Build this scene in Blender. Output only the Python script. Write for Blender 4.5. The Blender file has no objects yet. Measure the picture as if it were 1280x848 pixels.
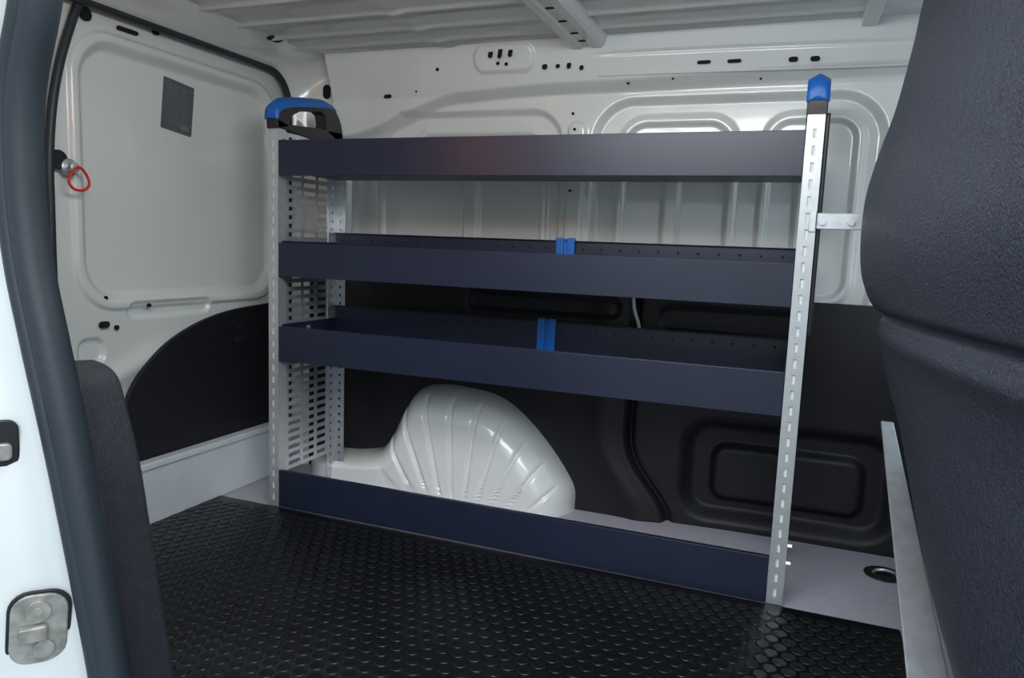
import bpy, math, numpy as np
from mathutils import Vector, Matrix
scn=bpy.context.scene; col=scn.collection
try: scn.view_settings.view_transform='Standard'
except Exception: pass

# ------------------------------------------------------------------ materials
def mat(name,base,rough=.5,metal=0.,coat=0.,noise=0.,nscale=20.,bump=0.,bscale=200.,spec=.5,bdist=.002):
    m=bpy.data.materials.new(name); m.use_nodes=True; nt=m.node_tree; b=nt.nodes['Principled BSDF']
    b.inputs['Base Color'].default_value=(*base,1); b.inputs['Roughness'].default_value=rough
    b.inputs['Metallic'].default_value=metal; b.inputs['Coat Weight'].default_value=coat
    b.inputs['Coat Roughness'].default_value=.08; b.inputs['Specular IOR Level'].default_value=spec
    tc=nt.nodes.new('ShaderNodeTexCoord')
    if noise>0:
        n=nt.nodes.new('ShaderNodeTexNoise'); n.inputs['Scale'].default_value=nscale; n.inputs['Detail'].default_value=6
        r=nt.nodes.new('ShaderNodeValToRGB')
        r.color_ramp.elements[0].position=.3; r.color_ramp.elements[1].position=.75
        r.color_ramp.elements[0].color=(*[c*(1-noise) for c in base],1)
        r.color_ramp.elements[1].color=(*[min(1,c*(1+noise)) for c in base],1)
        nt.links.new(tc.outputs['Object'],n.inputs['Vector']); nt.links.new(n.outputs['Fac'],r.inputs['Fac'])
        nt.links.new(r.outputs['Color'],b.inputs['Base Color'])
    if bump>0:
        n2=nt.nodes.new('ShaderNodeTexNoise'); n2.inputs['Scale'].default_value=bscale; n2.inputs['Detail'].default_value=3
        bp=nt.nodes.new('ShaderNodeBump'); bp.inputs['Strength'].default_value=bump; bp.inputs['Distance'].default_value=bdist
        nt.links.new(tc.outputs['Object'],n2.inputs['Vector']); nt.links.new(n2.outputs['Fac'],bp.inputs['Height'])
        nt.links.new(bp.outputs['Normal'],b.inputs['Normal'])
    return m
M_white=mat('white_paint',(.77,.80,.78),.25,coat=.9,noise=.03,nscale=3)
M_arch=mat('wheel_arch_paint',(.84,.86,.85),.22,coat=1.,noise=.02,nscale=6)
M_door=mat('door_paint',(.72,.77,.75),.33,coat=.4,noise=.03,nscale=3)
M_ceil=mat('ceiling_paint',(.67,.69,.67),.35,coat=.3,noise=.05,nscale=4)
M_sill=mat('sill_paint',(.70,.76,.82),.4,coat=.2,noise=.06,nscale=12)
M_liner=mat('black_liner',(.009,.009,.013),.5,noise=.15,nscale=8,bump=.3,bscale=300)
M_lam=mat('grey_laminate',(.42,.41,.47),.5,noise=.08,nscale=60,bump=.1,bscale=150)
M_rub=mat('mat_rubber',(.006,.007,.009),.36,noise=.3,nscale=6,bump=.1,bscale=90,spec=.5)
M_seal=mat('seal_rubber',(.020,.028,.036),.48,bump=.15,bscale=150)
M_trim=mat('trim_plastic',(.020,.023,.030),.6,noise=.2,nscale=60,bump=.9,bscale=500)
M_part=mat('partition_plastic',(.044,.051,.074),.42,noise=.32,nscale=140,bump=1.,bscale=260,bdist=.004)
M_shelf=mat('shelf_steel_blue',(.013,.0185,.042),.38,noise=.1,nscale=10,bump=.05,bscale=300)
M_galv=mat('galvanised_steel',(.62,.65,.68),.36,metal=.75,noise=.12,nscale=40)
M_alu=mat('post_aluminium',(.58,.61,.62),.38,metal=.6,noise=.06,nscale=40)
M_post=mat('post_inner',(.85,.87,.88),.5)
M_plate=mat('zinc_plate',(.42,.41,.37),.42,metal=.6,noise=.35,nscale=60)
M_blue=mat('blue_plastic',(.008,.13,.50),.4)
M_blk=mat('black_plastic',(.012,.012,.014),.4)
M_hole=mat('hole_dark',(.006,.006,.007),.9)
M_red=mat('red_cord',(.65,.02,.02),.5)
M_label=mat('label_grey',(.11,.12,.13),.45,noise=.35,nscale=150)
M_conc=mat('concrete',(.33,.33,.33),.8,noise=.15,nscale=4)

# ------------------------------------------------------------------ helpers
def link(o): col.objects.link(o); return o
def newmesh(name,v,f,m,smooth=False,sharp=None):
    me=bpy.data.meshes.new(name); me.from_pydata([tuple(map(float,a)) for a in v],[],[tuple(a) for a in f]); me.update()
    me.materials.append(m)
    if smooth: me.polygons.foreach_set('use_smooth',[True]*len(me.polygons))
    return link(bpy.data.objects.new(name,me))
def bevel(o,w,seg=2):
    b=o.modifiers.new('bev','BEVEL'); b.width=w; b.segments=seg; b.limit_method='ANGLE'; b.angle_limit=math.radians(40)
    return o
def solid(o,t,off=0):
    s=o.modifiers.new('sol','SOLIDIFY'); s.thickness=t; s.offset=off; return o
class MB:
    def __init__(s): s.v=[]; s.f=[]
    def add(s,v,f):
        n=len(s.v); s.v+=[tuple(a) for a in v]; s.f+=[tuple(i+n for i in a) for a in f]; return s
    def box(s,x0,x1,y0,y1,z0,z1):
        v=[(x0,y0,z0),(x1,y0,z0),(x1,y1,z0),(x0,y1,z0),(x0,y0,z1),(x1,y0,z1),(x1,y1,z1),(x0,y1,z1)]
        return s.add(v,[(0,3,2,1),(4,5,6,7),(0,1,5,4),(1,2,6,5),(2,3,7,6),(3,0,4,7)])
    def prism(s,poly,frame):
        n=len(poly); v=[frame(a,b,0) for a,b in poly]+[frame(a,b,1) for a,b in poly]
        f=[tuple(range(n))[::-1],tuple(range(n,2*n))]+[(i,(i+1)%n,n+(i+1)%n,n+i) for i in range(n)]
        return s.add(v,f)
    def disc(s,c,nrm,r,h,seg=20,sx=1.,up=(0,0,1)):
        n=Vector(nrm).normalized(); u=Vector(up).cross(n)
        if u.length<1e-4: u=Vector((1,0,0))
        u.normalize(); w=n.cross(u); c=Vector(c)
        a=[c+u*math.cos(2*math.pi*i/seg)*r*sx+w*math.sin(2*math.pi*i/seg)*r for i in range(seg)]
        v=a+[p+n*h for p in a]
        return s.add(v,[tuple(range(seg))[::-1],tuple(range(seg,2*seg))]+[(i,(i+1)%seg,seg+(i+1)%seg,seg+i) for i in range(seg)])
    def slot(s,c,nrm,w,h,t,r=None,up=(0,0,1),rotd=0,seg=5):
        n=Vector(nrm).normalized(); u=Vector(up).cross(n).normalized(); q=n.cross(u)
        ca,sa=math.cos(math.radians(rotd)),math.sin(math.radians(rotd)); u,q=u*ca+q*sa,-u*sa+q*ca
        if r is None: r=min(w,h)/2*.98
        pts=[]
        for cx,cy,a0 in((w/2-r,h/2-r,0),(-w/2+r,h/2-r,90),(-w/2+r,-h/2+r,180),(w/2-r,-h/2+r,270)):
            for i in range(seg+1):
                a=math.radians(a0+90*i/seg); pts.append((cx+r*math.cos(a),cy+r*math.sin(a)))
        c=Vector(c)
        return s.prism(pts,lambda a,b,k:tuple(c+u*a+q*b+n*(t*k)))
    def obj(s,name,m,bev=0,smooth=False,seg=2):
        o=newmesh(name,s.v,s.f,m,smooth)
        if bev: bevel(o,bev,seg)
        return o
def tube(name,pts,r,m,cyclic=False,res=4,smooth=True):
    cu=bpy.data.curves.new(name,'CURVE'); cu.dimensions='3D'; cu.bevel_depth=r; cu.bevel_resolution=res
    if smooth:
        sp=cu.splines.new('BEZIER'); sp.bezier_points.add(len(pts)-1)
        for b,p in zip(sp.bezier_points,pts):
            b.co=p; b.handle_left_type=b.handle_right_type='AUTO'
        sp.resolution_u=10
    else:
        sp=cu.splines.new('POLY'); sp.points.add(len(pts)-1)
        for b,p in zip(sp.points,pts): b.co=(*p,1)
    sp.use_cyclic_u=cyclic; cu.use_fill_caps=True
    cu.materials.append(m); return link(bpy.data.objects.new(name,cu))
def group(name,kids):
    e=bpy.data.objects.new(name,None); link(e)
    for k in kids: k.parent=e
    return e
def adopt(parent,kids):
    for k in kids: k.parent=parent
def hf(name,us,vs,fn,m,smooth=True):
    U,V=np.meshgrid(us,vs,indexing='ij'); P=fn(U,V); nu,nv=len(us),len(vs)
    vv=np.stack(P,-1).reshape(-1,3)
    idx=np.arange(nu*nv).reshape(nu,nv)
    f=np.stack([idx[:-1,:-1],idx[1:,:-1],idx[1:,1:],idx[:-1,1:]],-1).reshape(-1,4)
    return newmesh(name,vv.tolist(),f.tolist(),m,smooth)
def ss(x,a,b):
    t=np.clip((x-a)/(b-a),0,1); return t*t*(3-2*t)
def rb(u,v,u0,u1,v0,v1,r):
    qx=np.abs(u-(u0+u1)/2)-(u1-u0)/2+r; qy=np.abs(v-(v0+v1)/2)-(v1-v0)/2+r
    return np.hypot(np.maximum(qx,0),np.maximum(qy,0))+np.minimum(np.maximum(qx,qy),0)-r
def rec(d,w): return ss(-d,-w/2,w/2)
def catmull(pts,n=8):
    P=[np.array(p,float) for p in pts]; P=[2*P[0]-P[1]]+P+[2*P[-1]-P[-2]]; o=[]
    for i in range(1,len(P)-2):
        for k in range(n):
            t=k/n; o.append(.5*((2*P[i])+(-P[i-1]+P[i+1])*t+(2*P[i-1]-5*P[i]+4*P[i+1]-P[i+2])*t*t+(-P[i-1]+3*P[i]-3*P[i+1]+P[i+2])*t**3))
    o.append(P[-2]); return o

# ------------------------------------------------------------------ floor + mat
fl=MB().box(-.30,1.74,-1.12,.47,-.04,0).obj('floor',M_lam)
mm=MB().box(-.215,1.585,-1.005,-.004,.0,.0035)
v=list(mm.v); f=list(mm.f)
seg=18; pit=.0330; row=pit*.866; j=0
cs=[(math.cos(2*math.pi*i/seg),math.sin(2*math.pi*i/seg)) for i in range(seg)]
y=-.987
while y<-.017:
    x=-.197+(pit/2 if j%2 else 0)
    while x<1.570:
        n=len(v)
        for rr,h in((.0140,.0034),(.0131,.0044),(.0118,.0048),(.0102,.0045)):
            v+=[(x+c*rr,y+s_*rr,h) for c,s_ in cs]
        for k in range(3):
            for i in range(seg):
                a=n+k*seg+i; b=n+k*seg+(i+1)%seg; f.append((a,b,b+seg,a+seg))
        f.append(tuple(n+3*seg+i for i in range(seg)))
        x+=pit
    y+=row; j+=1
newmesh('rubber_mat',v,f,M_rub,True)

# ------------------------------------------------------------------ back wall (upper painted, pressed steel)
def wallY(X,Z):
    Y=np.full_like(X,.40)
    edge=1.165+.03*ss(X,.0,.7)-.10*(1-ss(X,-.07,.35))+.015*ss(X,.7,1.5)
    k=ss(Z,edge,edge+.03)
    Y=Y-.035*k-.05*np.clip((Z-1.2)/.13,0,1.2)
    d=rb(X,Z,-.03,.665,.60,1.155,.09); sl=( -(X-.00)*.62+(Z-1.03)*.78)
    d=np.maximum(d,sl)
    Y=Y+.022*rec(d,.02)
    d2=rb(X,Z,.06,.625,.66,1.115,.07); d2=np.maximum(d2,-(X-.10)*.62+(Z-1.02)*.78)
    Y=Y-.008*rec(d2,.014)+.008*rec(d2+.02,.014)
    d=rb(X,Z,.765,1.50,.58,1.175,.11)
    Y=Y+.024*rec(d,.02)
    d2=rb(X,Z,.83,1.155,.64,1.135,.08)
    Y=Y-.010*rec(d2,.014)+.012*rec(d2+.022,.014)
    d2=rb(X,Z,1.215,1.46,.64,1.135,.07)
    Y=Y-.010*rec(d2,.014)+.012*rec(d2+.022,.014)
    for xc,w in((.385,.024),(.985,.022),(1.325,.02)):
        d=rb(X,Z,xc-w,xc+w,.58,1.06,.02); Y=Y-.013*rec(d,.014)
    d=rb(X,Z,.690,.740,.60,1.12,.02); Y=Y-.010*rec(d,.012)
    l=1.245+.01*np.sin(X*2); Y=Y+.004*np.exp(-((Z-l-.03)/.004)**2)*ss(X,.75,.85)
    d=rb(X,Z,.42,.60,1.255,1.322,.03); Y=Y-.008*rec(d,.012)
    return X,Y,Z
wb=hf('wall_back',np.linspace(-.08,1.75,520),np.linspace(.642,1.335,230),wallY,M_white)
kids=[MB().box(-.35,1.80,.47,.50,-.05,1.40).obj('outer_skin',M_white)]
def wy(x,z): 
    a=wallY(np.array([[float(x)]]),np.array([[float(z)]])); return float(a[1][0,0])
h=MB()
for x,z,w,hh in((.475,1.298,.014,.022),(.505,1.303,.012,.040),(.535,1.300,.012,.028),(.495,1.275,.010,.010),(.52,1.272,.01,.01),(.63,1.262,.016,.016),(.668,1.262,.012,.012),(.70,1.262,.012,.018),
   (.735,1.255,.012,.014),(1.06,1.253,.034,.009),(1.135,1.252,.034,.009),(1.275,1.249,.022,.013),(1.325,1.248,.022,.013),(.12,1.205,.026,.012),(.70,1.145,.008,.008),(.71,1.10,.008,.008),(.70,1.04,.008,.008),(.705,.93,.008,.008),
   (.30,1.27,.01,.01),(.22,1.215,.006,.006),(.86,1.215,.008,.008),(.98,1.22,.006,.006),(1.20,1.215,.006,.006)):
    h.slot((x,wy(x,z)-.0035,z),(0,-1,.35 if z>1.2 else 0),w,hh,.002)
kids.append(h.obj('stamped_holes',M_hole))
kids.append(tube('seam_sealer',[(x,wy(x,1.232)-.001,1.232+.004*math.sin(x*3)) for x in np.linspace(.78,1.7,12)],.0025,M_ceil))
adopt(wb,kids)

def linY(X,Z):
    Y=np.full_like(X,.400)+.02*ss(X,.9,1.3)*(1-ss(Z,.2,.6))
    s=.905+.12*(1-ss(Z,.0,.26))**1.5
    Y=Y-.018*(1-ss(X-s,-.006,.004))+.014*np.exp(-((X-s-.012)/.008)**2)
    Y=Y-.010*np.exp(-((X-s+.07)/.04)**2)
    d=rb(X,Z,1.075,1.60,.035,.30,.07); Y=Y+.036*rec(d,.045)
    d=rb(X,Z,1.15,1.53,.085,.235,.035); Y=Y-.022*rec(d,.025)
    d=rb(X,Z,.40,.87,.575,.628,.025); Y=Y+.014*rec(d,.02)
    d=rb(X,Z,.98,1.36,.55,.618,.03); Y=Y+.014*rec(d,.02)
    return X,Y,Z
ln=hf('side_lining_panel',np.linspace(-.20,1.72,420),np.linspace(0,.652,160),linY,M_liner)
solid(ln,.004,0)
st=tube('cable',[(.905,.388,.655),(.908,.376,.63),(.914,.374,.60),(.925,.380,.565),(.93,.384,.54)],.005,M_white)
st.parent=ln

# wheel arch : dense polar sheet, flutes fan out from a point below the floor
out=[(.77,-.002),(.768,.06),(.742,.11),(.69,.178),(.625,.245),(.56,.295),(.49,.323),(.40,.333),(.32,.332),(.258,.316),(.218,.262),(.178,.18),(.125,.110),(.04,.085),(-.07,.075),(-.14,.06),(-.15,-.002)]
o2=catmull(out,26); c=np.array([.42,0.0]); n=len(o2)
rs=list(np.linspace(0,.7,24))+list(np.linspace(.715,1.0,26))+[1.02]
v=[];f=[]
for r in rs:
    for i,p in enumerate(o2):
        q=c+(p-c)*min(r,1.01); th=math.atan2(q[1]+.22,q[0]-.44)
        t=max(0,(r-.72)/.28); yy=.252+.148*(1-math.sqrt(max(0,1-min(t,1)**2)))
        if r>1: yy=.425
        s9=math.sin(th*19.0+.3)
        amp=.014*(1-float(ss(np.array(r),.88,.97)))*float(ss(np.array(math.sin(th)),.62,.80))*float(ss(np.array(q[0]),.16,.24))*float(ss(np.array(q[1]),-.01,.05))
        yy+=amp*math.exp(-(s9/.24)**2)
        v.append((q[0],yy,max(q[1],-.002)))
for k in range(len(rs)-1):
    for i in range(n-1):
        a=k*n+i; f.append((a,a+1,a+1+n,a+n))
newmesh('wheel_arch',v,f,M_arch,True)

# ------------------------------------------------------------------ ceiling
def ceZ(X,Y):
    Z=np.full_like(X,1.330)
    for yc in(.24,.13,.0,-.14,-.30,-.5,-.7): Z=Z-.008*np.exp(-((Y-yc)/.010)**2)+.004*np.exp(-((Y-yc-.035)/.012)**2)
    Z=Z-.006*np.exp(-((X-.35)/.02)**2)
    return X,Y,Z
ce=hf('ceiling',np.linspace(-.25,1.75,120),np.linspace(-1.12,.345,260),ceZ,M_ceil)
rib=MB()
poly=[(.695,1.335),(.708,1.306),(.716,1.300),(.738,1.300),(.742,1.306),(.765,1.306),(.770,1.300),(.792,1.300),(.800,1.306),(.812,1.335)]
rib.prism(poly,lambda a,b,k:(a,-1.08+k*1.405,b))
kids=[rib.obj('roof_bow',M_ceil,.002)]
h=MB()
for y in(.27,.20,.10,.0,-.1): h.slot((.754,y,1.3058),(0,0,-1),.022,.012,.001,up=(0,1,0))
kids.append(h.obj('roof_bow_holes',M_hole))
kids.append(MB().box(-.35,1.8,-1.2,.5,1.36,1.39).obj('roof_skin',M_white))
kids.append(MB().box(1.42,1.455,-1.08,.33,1.31,1.335).obj('roof_bow_front',M_ceil,.004))
adopt(ce,kids)

# ------------------------------------------------------------------ rear end
def upath(y0,y1,zt,r,nn=10):
    pts=[(y1,0),(y1,.3),(y1,.6),(y1,.9)]
    for i in range(nn+1):
        a=math.pi/2*i/nn; pts.append((y1-r+r*math.cos(a),zt-r+r*math.sin(a)))
    for k in range(1,6): pts.append((y1-r+(y0-y1+2*r)*k/6,zt))
    for i in range(nn+1):
        a=math.pi/2*(1+i/nn); pts.append((y0+r+r*math.cos(a),zt-r+r*math.sin(a)))
    pts+=[(y0,.9),(y0,.6),(y0,.3),(y0,0)]
    return pts
A=upath(-.98,.345,1.285,.10); B=upath(-.99,.36,1.297,.10); C_=upath(-1.0,.385,1.31,.07); D_=upath(-1.05,.405,1.345,.04)
levels=[(A,-.245),(A,-.222),(B,-.212),(C_,-.17),(D_,-.07)]
v=[];f=[];n=len(A)
for P,x in levels: v+=[(x,p[0],p[1]) for p in P]
for k in range(len(levels)-1):
    for i in range(n-1): a=k*n+i; f.append((a,a+1,a+1+n,a+n))
fr=newmesh('rear_door_frame',v,f,M_white,True)
kids=[tube('door_aperture_seal',[(-.232,p[0]-.004*(1 if p[0]>0 else -1),p[1]-.004) for p in A],.010,M_seal,smooth=False)]
h=MB()
h.slot((-.115,.13,1.327),(.25,0,-1),.030,.055,.001,up=(0,1,0))
h.slot((-.125,.3935,1.235),(.15,-1,0),.026,.045,.002)
h.slot((-.10,.3965,1.17),(.15,-1,0),.008,.008,.002)
h.slot((-.13,.393,1.10),(.15,-1,0),.008,.008,.002)
kids.append(h.obj('pillar_holes',M_hole))
kids.append(MB().box(-.235,-.205,-.98,.36,-.0,.165).box(-.238,-.200,-.98,.36,.150,.170).obj('rear_sill',M_sill,.005))
adopt(fr,kids)

def doorX(Y,Z):
    X=np.full_like(Y,-.262)
    d=rb(Y,Z,-.375,.285,.600,1.205,.09); X=X-.024*rec(d,.03)
    d2=rb(Y,Z,-.375-.03,.285+.03,.570,1.235,.11); X=X+.010*rec(d2,.012)
    X=X+.014*np.exp(-((Z-(.40+.35*(Y+.30)) )/.03)**2)*ss(-Y,.05,.25)
    d4=rb(Y,Z,-.40,-.33,.44,.50,.025); X=X-.012*rec(d4,.015)
    d5=rb(Y,Z,-.26,.02,.545,.585,.02); X=X-.010*rec(d5,.012)
    return X,Y,Z
d1=hf('door_1',np.linspace(-.462,.40,300),np.linspace(.0,1.34,400),doorX,M_door)
kids=[]
seal=[(-.245,-.462,.0),(-.245,-.465,.3),(-.245,-.472,.6),(-.245,-.472,.80),(-.245,-.468,.95),(-.245,-.445,1.10),(-.245,-.40,1.24),(-.245,-.375,1.30),(-.245,-.36,1.34)]
kids.append(tube('door_edge_seal',seal,.010,M_seal))
lin=catmull([(-.275,.16),(-.295,.24),(-.292,.32),(-.27,.372),(-.22,.425),(-.14,.480),(-.03,.522),(.09,.545),(.24,.555),(.36,.558)],6)
poly=[tuple(p) for p in lin]+[(.36,.10),(-.27,.10)]
ob=MB().prism(poly,lambda a,b,k:(-.252+k*.012,a,b)).obj('door_lining',M_liner,.004); kids.append(ob)
h=MB()
for y_,z_,w,hh in((.12,.455,.05,.018),(.12,.49,.03,.008),(.20,.46,.04,.016)): h.slot((-.2405,y_,z_),(1,0,0),w,hh,.002)
for y_,z_,w,hh in((-.335,.535,.028,.016),(-.30,.525,.012,.012),(-.40,.44,.022,.020),(-.245,1.255,.06,.010),(-.36,1.26,.03,.03),(-.16,1.275,.02,.014),(-.33,.60,.012,.012),(-.20,.575,.012,.010)):
    h.slot((-.257,y_,z_),(1,0,0),w,hh,.0045)
kids.append(h.obj('door_holes',M_hole))
kids.append(MB().slot((-.276,-.072,1.105),(1,0,0),.105,.135,.002,r=.003,rotd=-6).obj('label_sticker',M_label))
h=MB()
for k in range(14):
    h.slot((-.2740,-.075,1.158-.0078*k),(1,0,0),.080-.010*((k*7)%3),.0014,.0004,r=.0004,rotd=-6)
h.slot((-.2740,-.050,1.052),(1,0,0),.03,.012,.0004,r=.001,rotd=-6)
kids.append(h.obj('label_text',mat('label_ink',(.20,.21,.22),.6)))
adopt(d1,kids)
d2=MB().box(-.285,-.262,-1.0,-.485,0,1.34).obj('door_2',M_door,.006)
k2=MB().box(-.262,-.235,-.60,-.478,.46,.50).obj('door_catch',M_blk,.005); k2.parent=d2
MB().box(-.33,-.30,-1.15,.46,-.05,1.355).obj('wall_left',M_white)
kn=[MB().disc((-.248,-.425,.905),(1,0,0),.020,.010).disc((-.240,-.425,.905),(1,0,0),.012,.02).obj('knob',M_galv,.003,True),
    MB().disc((-.249,-.448,.92),(1,0,0),.022,.008).obj('knob_base',M_blk,.003)]
lp=[(-.220,-.418+.020*math.sin(a)*(1.2-.4*math.cos(a)),.880+.026*math.cos(a)) for a in np.linspace(0,2*math.pi,12,endpoint=False)]
kn.append(tube('cord',lp,.0030,M_red,True))
group('emergency_release_pull',kn)

# ------------------------------------------------------------------ shelving unit
W=1.32; parts=[]
def shelf(name,z0,z1,zb,tray=True):
    b=MB()
    x0,x1=.001,W-.001
    b.box(x0,x1,0,.002,z0,z1); b.box(x0,x1,.002,.014,z1-.002,z1)
    b.box(x0,x1,.012,.014,z1-.014,z1-.002)
    if tray:
        zt=z0+.012
        b.box(x0,x1,.002,.268,zt,zt+.002); b.box(x0,x1,.266,.268,zt,zb); b.box(x0,x1,.256,.266,zb-.002,zb)
        b.box(x0,x0+.002,.014,.266,zt,z1+.005); b.box(x1-.002,x1,.014,.266,zt,z1+.005)
        b.box(x0,x1,.002,.014,z0,z0+.002)
    else: b.box(x0,x1,.002,.016,z0+.002,z0+.004)
    parts.append(b.obj(name,M_shelf,.0010,seg=2))
    if tray:
        h=MB()
        for i in range(26):
            x=.03+i*.0504; h.disc((x,.2655,zb-.022),(0,-1,0),.0032,.0008,8)
        parts.append(h.obj(name+'_holes',M_hole))
        s=MB()
        s.disc((.003,.05,z1-.012),(1,0,0),.006,.004,12).disc((.003,.13,z1-.012),(1,0,0),.006,.004,12)
        parts.append(s.obj(name+'_screws',M_galv))
shelf('shelf_top',.932,1.025,1.030)
shelf('shelf_upper',.660,.752,.787)
shelf('shelf_lower',.4245,.521,.565)
shelf('kick_plate',.004,.109,0,False)
def clip(nm,xc,z0,z1):
    b=MB()
    for s_ in(-1,1):
        b.box(xc+s_*.0155-.011,xc+s_*.0155+.011,.252,.2655,z0,z1+.006)
    b.box(xc-.026,xc+.026,.258,.2655,z0,z1+.004)
    parts.append(b.obj(nm,M_blue,.003))
clip('divider_clip_lower',.696,.455,.566); clip('divider_clip_upper',.739,.69,.788)
def perf(name,ues,ves,hole,place,m,th=.0015):
    v=[];f=[];nu,nv=len(ues),len(ves)
    for u in ues:
        for w in ves: v.append(place(u,w))
    for i in range(nu-1):
        for j in range(nv-1):
            if not hole(i,j): a=i*nv+j; f.append((a,a+nv,a+nv+1,a+1))
    o=newmesh(name,v,f,m); solid(o,th,0); parts.append(o)
def zedges(z0,z1,pitch,slot):
    e=[z0]; z=z0+pitch*.5
    while z+slot<z1-.004: e+=[z,z+slot]; z+=pitch
    e.append(z1); return e
for side,xa,xb in(('left',-.032,0.),('right',W,W+.034)):
    xm=(xa+xb)/2; e=zedges(0.004,1.063,.034,.020)
    perf('post_face_'+side,[xa,xm-.004,xm+.003,xb],e,lambda i,j:i==1 and j%2==1,lambda u,w:(u,0.0,w),M_alu,.002)
    b=MB(); b.box(xa,xa+.002,0,.035,.004,1.063); b.box(xb-.002,xb,0,.035,.004,1.063)
    parts.append(b.obj('post_sides_'+side,M_alu,.0006,seg=1))
    parts.append(MB().box(xa+.006,xb-.006,.003,.005,.004,1.063).obj('post_core_'+side,M_post))
    xp=0.0-.001 if side=='left' else W+.012
    ye=[.03,.045,.098,.112,.165,.179,.222,.235]
    ez=zedges(.10,1.05,.0235,.0115)
    perf('end_panel_'+side,ye,ez,lambda i,j:i in(1,3,5) and j%2==1,lambda u,w:(xp,u,w),M_galv,.0015)
    sg=1
    ez=zedges(.004,1.055,.025,.008)
    wd=.034 if side=='left' else .016
    perf('rear_post_'+side,[xp,xp+wd*.38,xp+wd*.6,xp+wd],ez,lambda i,j:i==1 and j%2==1,lambda u,w:(u,.272,w),M_galv,.002)
    perf('rear_post_side_'+side,[.228,.243,.251,.272],ez,lambda i,j:i==1 and j%2==1,lambda u,w:(xp+sg*.002,u,w),M_galv,.002)
    xc0,xc1=(xa-.003,xb+.003)
    outer=catmull([(-.004,1.055),(-.006,1.085),(-.002,1.108),(.018,1.124),(.07,1.137),(.15,1.150),(.215,1.157),(.250,1.152),(.280,1.125),(.294,1.09),(.296,1.05)],5)
    inner=[(.040,1.068),(.044,1.085),(.060,1.100),(.09,1.115),(.14,1.125),(.185,1.132),(.205,1.125),(.212,1.105),(.210,1.085)]
    body=MB()
    oo=[tuple(p) for p in outer]; no=len(oo)
    def near(t):
        k=t*(len(inner)-1); i=min(int(k),len(inner)-2); a=k-i
        return (inner[i][0]*(1-a)+inner[i+1][0]*a,inner[i][1]*(1-a)+inner[i+1][1]*a)
    ii=[near(i/(no-1)) for i in range(no)]
    vv=[];ff=[]
    for x in(xc0,xc1):
        vv+=[(x,p[0],p[1]) for p in oo]+[(x,p[0],p[1]) for p in ii]
    m2=2*no
    for i in range(no-1):
        ff+=[(i,i+1,no+i+1,no+i),(m2+i,m2+no+i,m2+no+i+1,m2+i+1),(i,m2+i,m2+i+1,i+1),(no+i,no+i+1,m2+no+i+1,m2+no+i)]
    body.add(vv,ff)
    body.prism([(-.004,1.058),(.295,1.035),(.294,1.088),(.16,1.082),(.035,1.072),(-.005,1.08)],lambda a,b_,k:(xc0+(xc1-xc0)*k,a,b_))
    parts.append(body.obj('handle_body_'+side,M_blk,.002))
    top=catmull([(-.010,1.082),(-.006,1.112),(.014,1.130),(.06,1.143),(.14,1.157),(.205,1.165),(.240,1.163),(.262,1.152)],6)
    low=catmull([(-.003,1.082),(.002,1.098),(.022,1.110),(.065,1.122),(.14,1.136),(.19,1.143),(.230,1.148),(.258,1.146)],6)
    vv=[];ff=[];no=len(top)
    for x,dz in((xc0-.002,-.006),(xc0+.008,0.),((xc0+xc1)/2,.006),(xc1-.008,0.),(xc1+.002,-.006)):
        vv+=[(x,p[0],p[1]+dz) for p in top]
    m3=len(vv)
    for x in(xc0-.002,xc1+.002): vv+=[(x,p[0],p[1]) for p in low]
    for k in range(4):
        for i in range(no-1): a=k*no+i; ff.append((a,a+1,a+1+no,a+no))
    for i in range(no-1):
        ff+=[(i,m3+i,m3+i+1,i+1),(4*no+i,4*no+i+1,m3+no+i+1,m3+no+i)]
    ff.append((0,no,2*no,3*no,4*no,m3+no,m3)); ff.append(tuple(q+no-1 for q in(0,no,2*no,3*no,4*no,m3+no,m3))[::-1])
    b=MB().add(vv,ff).obj('handle_grip_'+side,M_blue,0,True); parts.append(b)
ez=zedges(.64,1.04,.025,.008)
perf('wall_support_strip',[-.045,-.03,-.02,-.004],ez,lambda i,j:i==1 and j%2==1,lambda u,w:(u,.36,w),M_galv,.002)
parts.append(MB().box(W+.034,W+.044,.012,.06,.60,1.06).obj('post_edge_cover',M_blk,.003))
b=MB(); b.box(W+.034,1.475,.006,.009,.825,.858); b.box(W+.034,1.47,.009,.028,.854,.858); b.box(W+.020,W+.034,-.004,-.001,.818,.862)
parts.append(b.obj('wall_bracket',M_galv,.002))
b=MB().disc((W+.045,.006,.84),(0,-1,0),.008,.006,6).disc((W+.10,.006,.84),(0,-1,0),.008,.006,6).disc((W+.034,.03,.13),(1,0,0),.006,.010,6).disc((W+.034,.03,.09),(1,0,0),.006,.010,6)
parts.append(b.obj('bolts',M_galv))
group('shelving_unit',parts)

k=[MB().disc((1.585,.29,.0),(0,0,1),.046,.004,28).obj('recess_rim',M_blk,.0015,seg=2),
   MB().disc((1.585,.29,.004),(0,0,1),.036,.0006,28).obj('recess_pan',M_hole),
   tube('eye',[(1.56,.285,.004),(1.568,.275,.016),(1.60,.275,.016),(1.61,.285,.004)],.004,M_galv)]
group('tie_down_eye',k)

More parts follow.
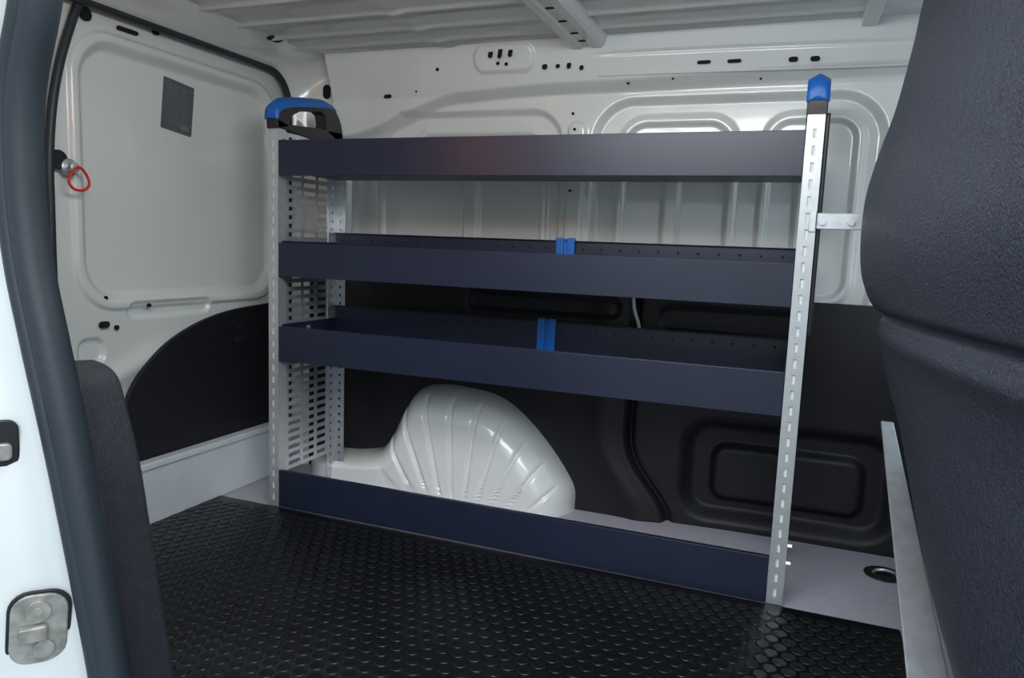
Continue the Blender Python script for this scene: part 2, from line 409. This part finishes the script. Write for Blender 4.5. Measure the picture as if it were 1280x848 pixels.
# ------------------------------------------------------------------ front partition (moulded plastic)
E=[(1.52,-.12,1.32),(1.50,-.1,1.23),(1.49,-.1,1.15),(1.472,-.1,1.04),(1.452,-.1,.965),(1.437,-.1,.89),(1.434,-.1,.82),(1.440,-.1,.745),(1.455,-.1,.70),(1.470,-.1,.676),(1.485,-.1,.664),(1.483,-.1,.650),(1.486,-.1,.62),(1.507,-.10,.54),(1.527,-.16,.475),(1.548,-.3,.35),(1.562,-.4,.28),(1.582,-.55,.205),(1.605,-.63,.10),(1.62,-.68,.0)]
E=catmull([np.array(e) for e in E],7)
secs=[(.16,.07),(.10,.055),(.05,.035),(.018,.015),(0,0),(-.004,-.03),(-.002,-.08),(.006,-.15),(.018,-.24),(.036,-.35),(.058,-.48),(.085,-.62),(.12,-.78),(.16,-.92),(.22,-1.0)]
secs=catmull(secs,3)
v=[];f=[];ns=len(secs)
for e in E:
    zz=e[2]
    gr=math.exp(-((zz-.668)/.007)**2)
    for s_ in secs:
        k=1-math.exp(-max(0,-s_[1])/.28)
        xt=1.47+.12*max(0,.60-zz)+.10*max(0,zz-.95)-.020*math.exp(-((zz-.80)/.09)**2)
        x=(e[0]*(1-k)+xt*k)+s_[0]+gr*.020*max(k,.25)
        x-=.016*max(k,.2)*math.exp(-((zz-.628)/.020)**2)
        v.append((x,max(e[1]+s_[1],-1.13),zz))
for a in range(len(E)-1):
    for b_ in range(ns-1): q=a*ns+b_; f.append((q,q+ns,q+ns+1,q+1))
pt=newmesh('partition_panel',v,f,M_part,True)
wr=MB().box(1.76,1.79,-1.15,.46,-.05,.62).obj('wall_right',M_white)
def loftbox(a0,a1,w0,w1,t):
    v=[(a0[0],a0[1],a0[2]),(a0[0]+w0,a0[1],a0[2]),(a0[0]+w0,a0[1],a0[2]-t),(a0[0],a0[1],a0[2]-t),
       (a1[0],a1[1],a1[2]),(a1[0]+w1,a1[1],a1[2]),(a1[0]+w1,a1[1],a1[2]-t),(a1[0],a1[1],a1[2]-t)]
    return MB().add(v,[(0,1,2,3),(4,7,6,5),(0,4,5,1),(1,5,6,2),(2,6,7,3),(3,7,4,0)])
r=loftbox((1.510,0.0,.44),(1.527,-.80,.008),.024,.075,.006).obj('rail_face',M_galv,.002)
group('partition_rail',[r])

# ------------------------------------------------------------------ near side: door jamb, seal, lower trim
sp=[(.66,1.215),(.585,1.17),(.545,1.10),(.5236,1.013),(.492,.912),(.486,.823),(.494,.731),(.517,.630),(.542,.5276),(.566,.4145),(.600,.233),(.625,.08),(.635,-.04)]
path=[(x,-1.05,z) for x,z in sp]
path=[(1.72,-1.05,1.235),(1.2,-1.05,1.235),(.85,-1.05,1.235)]+path
k=[tube('seal_bulb',path,.0215,M_seal,res=6)]
k.append(tube('seal_lip',[(p[0]-(.012-.010*max(0,min(1,(.6-p[2])/.4))) if i>2 else p[0],-1.064,p[2]+(.012 if i<4 else 0)) for i,p in enumerate(path)],.011,M_seal,res=5))
group('door_opening_seal',k)
sp2=catmull([(.90,1.235)]+sp,8)
offs=[(-.006,.02,0),(-.012,0,0),(-.030,-.022,0),(-.050,-.045,0),(-.080,-.085,0),(-.105,-.12,0),(-.125,-.14,0),(-.16,-.148,0),(-.70,-.15,0)]
v=[];f=[];no=len(offs)
for i,p in enumerate(sp2):
    wgt=min(1,max(0,(1.2-p[1])/.1))
    for ox,oy,_ in offs:
        d=-ox
        if d>.2: dd=np.array([-d,0])*wgt+np.array([0,.2])*(1-wgt)
        else: dd=np.array([-d,0])*wgt+np.array([0,d])*(1-wgt)
        v.append((p[0]+dd[0],-1.05+oy,p[1]+dd[1]))
for i in range(len(sp2)-1):
    for j_ in range(no-1): q=i*no+j_; f.append((q,q+no,q+no+1,q+1))
jb=newmesh('door_jamb',v,f,M_white,True)
k=[]
k.append(MB().box(.5,1.78,-1.20,-1.07,1.245,1.39).obj('header_rail',M_white,.01))
k.append(MB().box(-.33,1.8,-1.20,-1.12,-.22,-.03).obj('sill_step',M_white,.01))
k.append(MB().box(1.70,1.80,-1.20,-1.05,-.05,1.30).obj('front_pillar',M_white,.01))
MB().box(-.33,.46,-1.04,-1.01,0,1.34).obj('wall_front',M_white,.004)
nj=Vector((.80,-.60,0)).normalized()
def jp(z,oy):
    p=min(sp2,key=lambda q:abs(q[1]-z)+(10 if q[1]>1.15 else 0))
    for a,b in zip(offs,offs[1:]):
        if a[1]>=oy>=b[1]: tt=(a[1]-oy)/(a[1]-b[1]+1e-9); return Vector((p[0]+a[0]+(b[0]-a[0])*tt,-1.05+oy,z))
c0=jp(.510,-.052)
k.append(MB().slot(c0,nj,.05,.072,.004,r=.012).obj('jamb_socket',M_blk,.002))
k.append(MB().slot(c0+nj*.004,nj,.036,.02,.008,r=.006).obj('jamb_socket_tab',M_plate,.002))
adopt(jb,k)
c1=jp(.305,-.043)
k=[MB().slot(c1-nj*.001,nj,.064,.090,.004,r=.022,rotd=-4).obj('gasket',M_blk,.0015),
   MB().slot(c1+nj*.002,nj,.057,.083,.004,r=.020,rotd=-4).obj('plate',M_plate,.0015)]
q=Vector((0,0,1)); uu=q.cross(nj).normalized()
b=MB().disc(c1+nj*.006+q*.022,nj,.013,.004,18).disc(c1+nj*.006-q*.024+uu*.004,nj,.011,.004,18).disc(c1+nj*.010+q*.022,nj,.006,.001,6)
k.append(b.obj('screws',M_plate,.001))
k.append(MB().slot(c1+nj*.006-uu*.006-q*.002,nj,.030,.018,.010,r=.004).obj('striker',M_plate,.002))
group('door_striker_plate',k)
edge=catmull([(.455,.592),(.480,.586),(.498,.570),(.512,.53),(.532,.46),(.550,.36),(.568,.26),(.588,.15),(.608,.0)],5)
poly=[tuple(p) for p in edge]+[(.40,.0),(.38,.3),(.40,.585)]
tr=MB().prism(poly,lambda a,b,k:(a,-1.035+k*.10,b)).obj('trim_1',M_trim,.012,seg=4)

# ------------------------------------------------------------------ cargo bulb, added fill lights, outside ground, world
def area(name,loc,target,sx_,sy_,power,colr):
    L=bpy.data.lights.new(name,'AREA'); L.shape='RECTANGLE'; L.size=sx_; L.size_y=sy_; L.energy=power; L.color=colr
    o=link(bpy.data.objects.new(name,L)); o.location=loc
    o.rotation_euler=(Vector(target)-Vector(loc)).to_track_quat('-Z','Y').to_euler(); return o
area('cargo_fill_light',(.95,-.85,1.27),(.55,.2,.35),.9,.30,11.5,(.96,.985,1))  # added fill under the roof to brighten the interior, no real lamp there
area('cargo_bulb',(.20,-.93,1.12),(.6,.0,.95),.05,.04,.6,(1,.36,.10))
area('doorway_fill_light',(2.2,-3.6,2.6),(.6,0,.5),2.5,1.5,80,(.92,.97,1))  # unseen softbox outside, added to send soft light in through the door opening
MB().box(-12,14,-16,12,-.66,-.62).obj('ground',M_conc)
w=bpy.data.worlds.new('overcast'); scn.world=w; w.use_nodes=True; nt=w.node_tree; bg=nt.nodes['Background']
tc=nt.nodes.new('ShaderNodeTexCoord'); sx=nt.nodes.new('ShaderNodeSeparateXYZ'); rp=nt.nodes.new('ShaderNodeValToRGB')
nt.links.new(tc.outputs['Generated'],sx.inputs[0]); nt.links.new(sx.outputs['Z'],rp.inputs['Fac']); nt.links.new(rp.outputs['Color'],bg.inputs['Color'])
rp.color_ramp.elements[0].color=(.80,.88,.92,1); rp.color_ramp.elements[1].color=(.62,.80,1,1); rp.color_ramp.elements[1].position=.8
bg.inputs['Strength'].default_value=1.2

# ------------------------------------------------------------------ camera
def rot(yaw,pitch,roll):
    fwd=np.array([-math.sin(yaw)*math.cos(pitch),math.cos(yaw)*math.cos(pitch),-math.sin(pitch)])
    r=np.array([math.cos(yaw),math.sin(yaw),0.]); d=np.cross(fwd,r)
    c,s=math.cos(roll),math.sin(roll)
    return c*r+s*d,-s*r+c*d,fwd
r_,d_,f_=rot(.36547,.12424,-.03903)
cam=bpy.data.cameras.new('camera'); co=link(bpy.data.objects.new('camera',cam))
m=Matrix.Identity(4)
for i in range(3): m[i][0]=r_[i]; m[i][1]=-d_[i]; m[i][2]=-f_[i]
m[0][3],m[1][3],m[2][3]=1.32391,-1.64659,.76240
co.matrix_world=m; cam.sensor_width=36; cam.lens=914.13/1280*36; cam.clip_start=.02
scn.camera=co
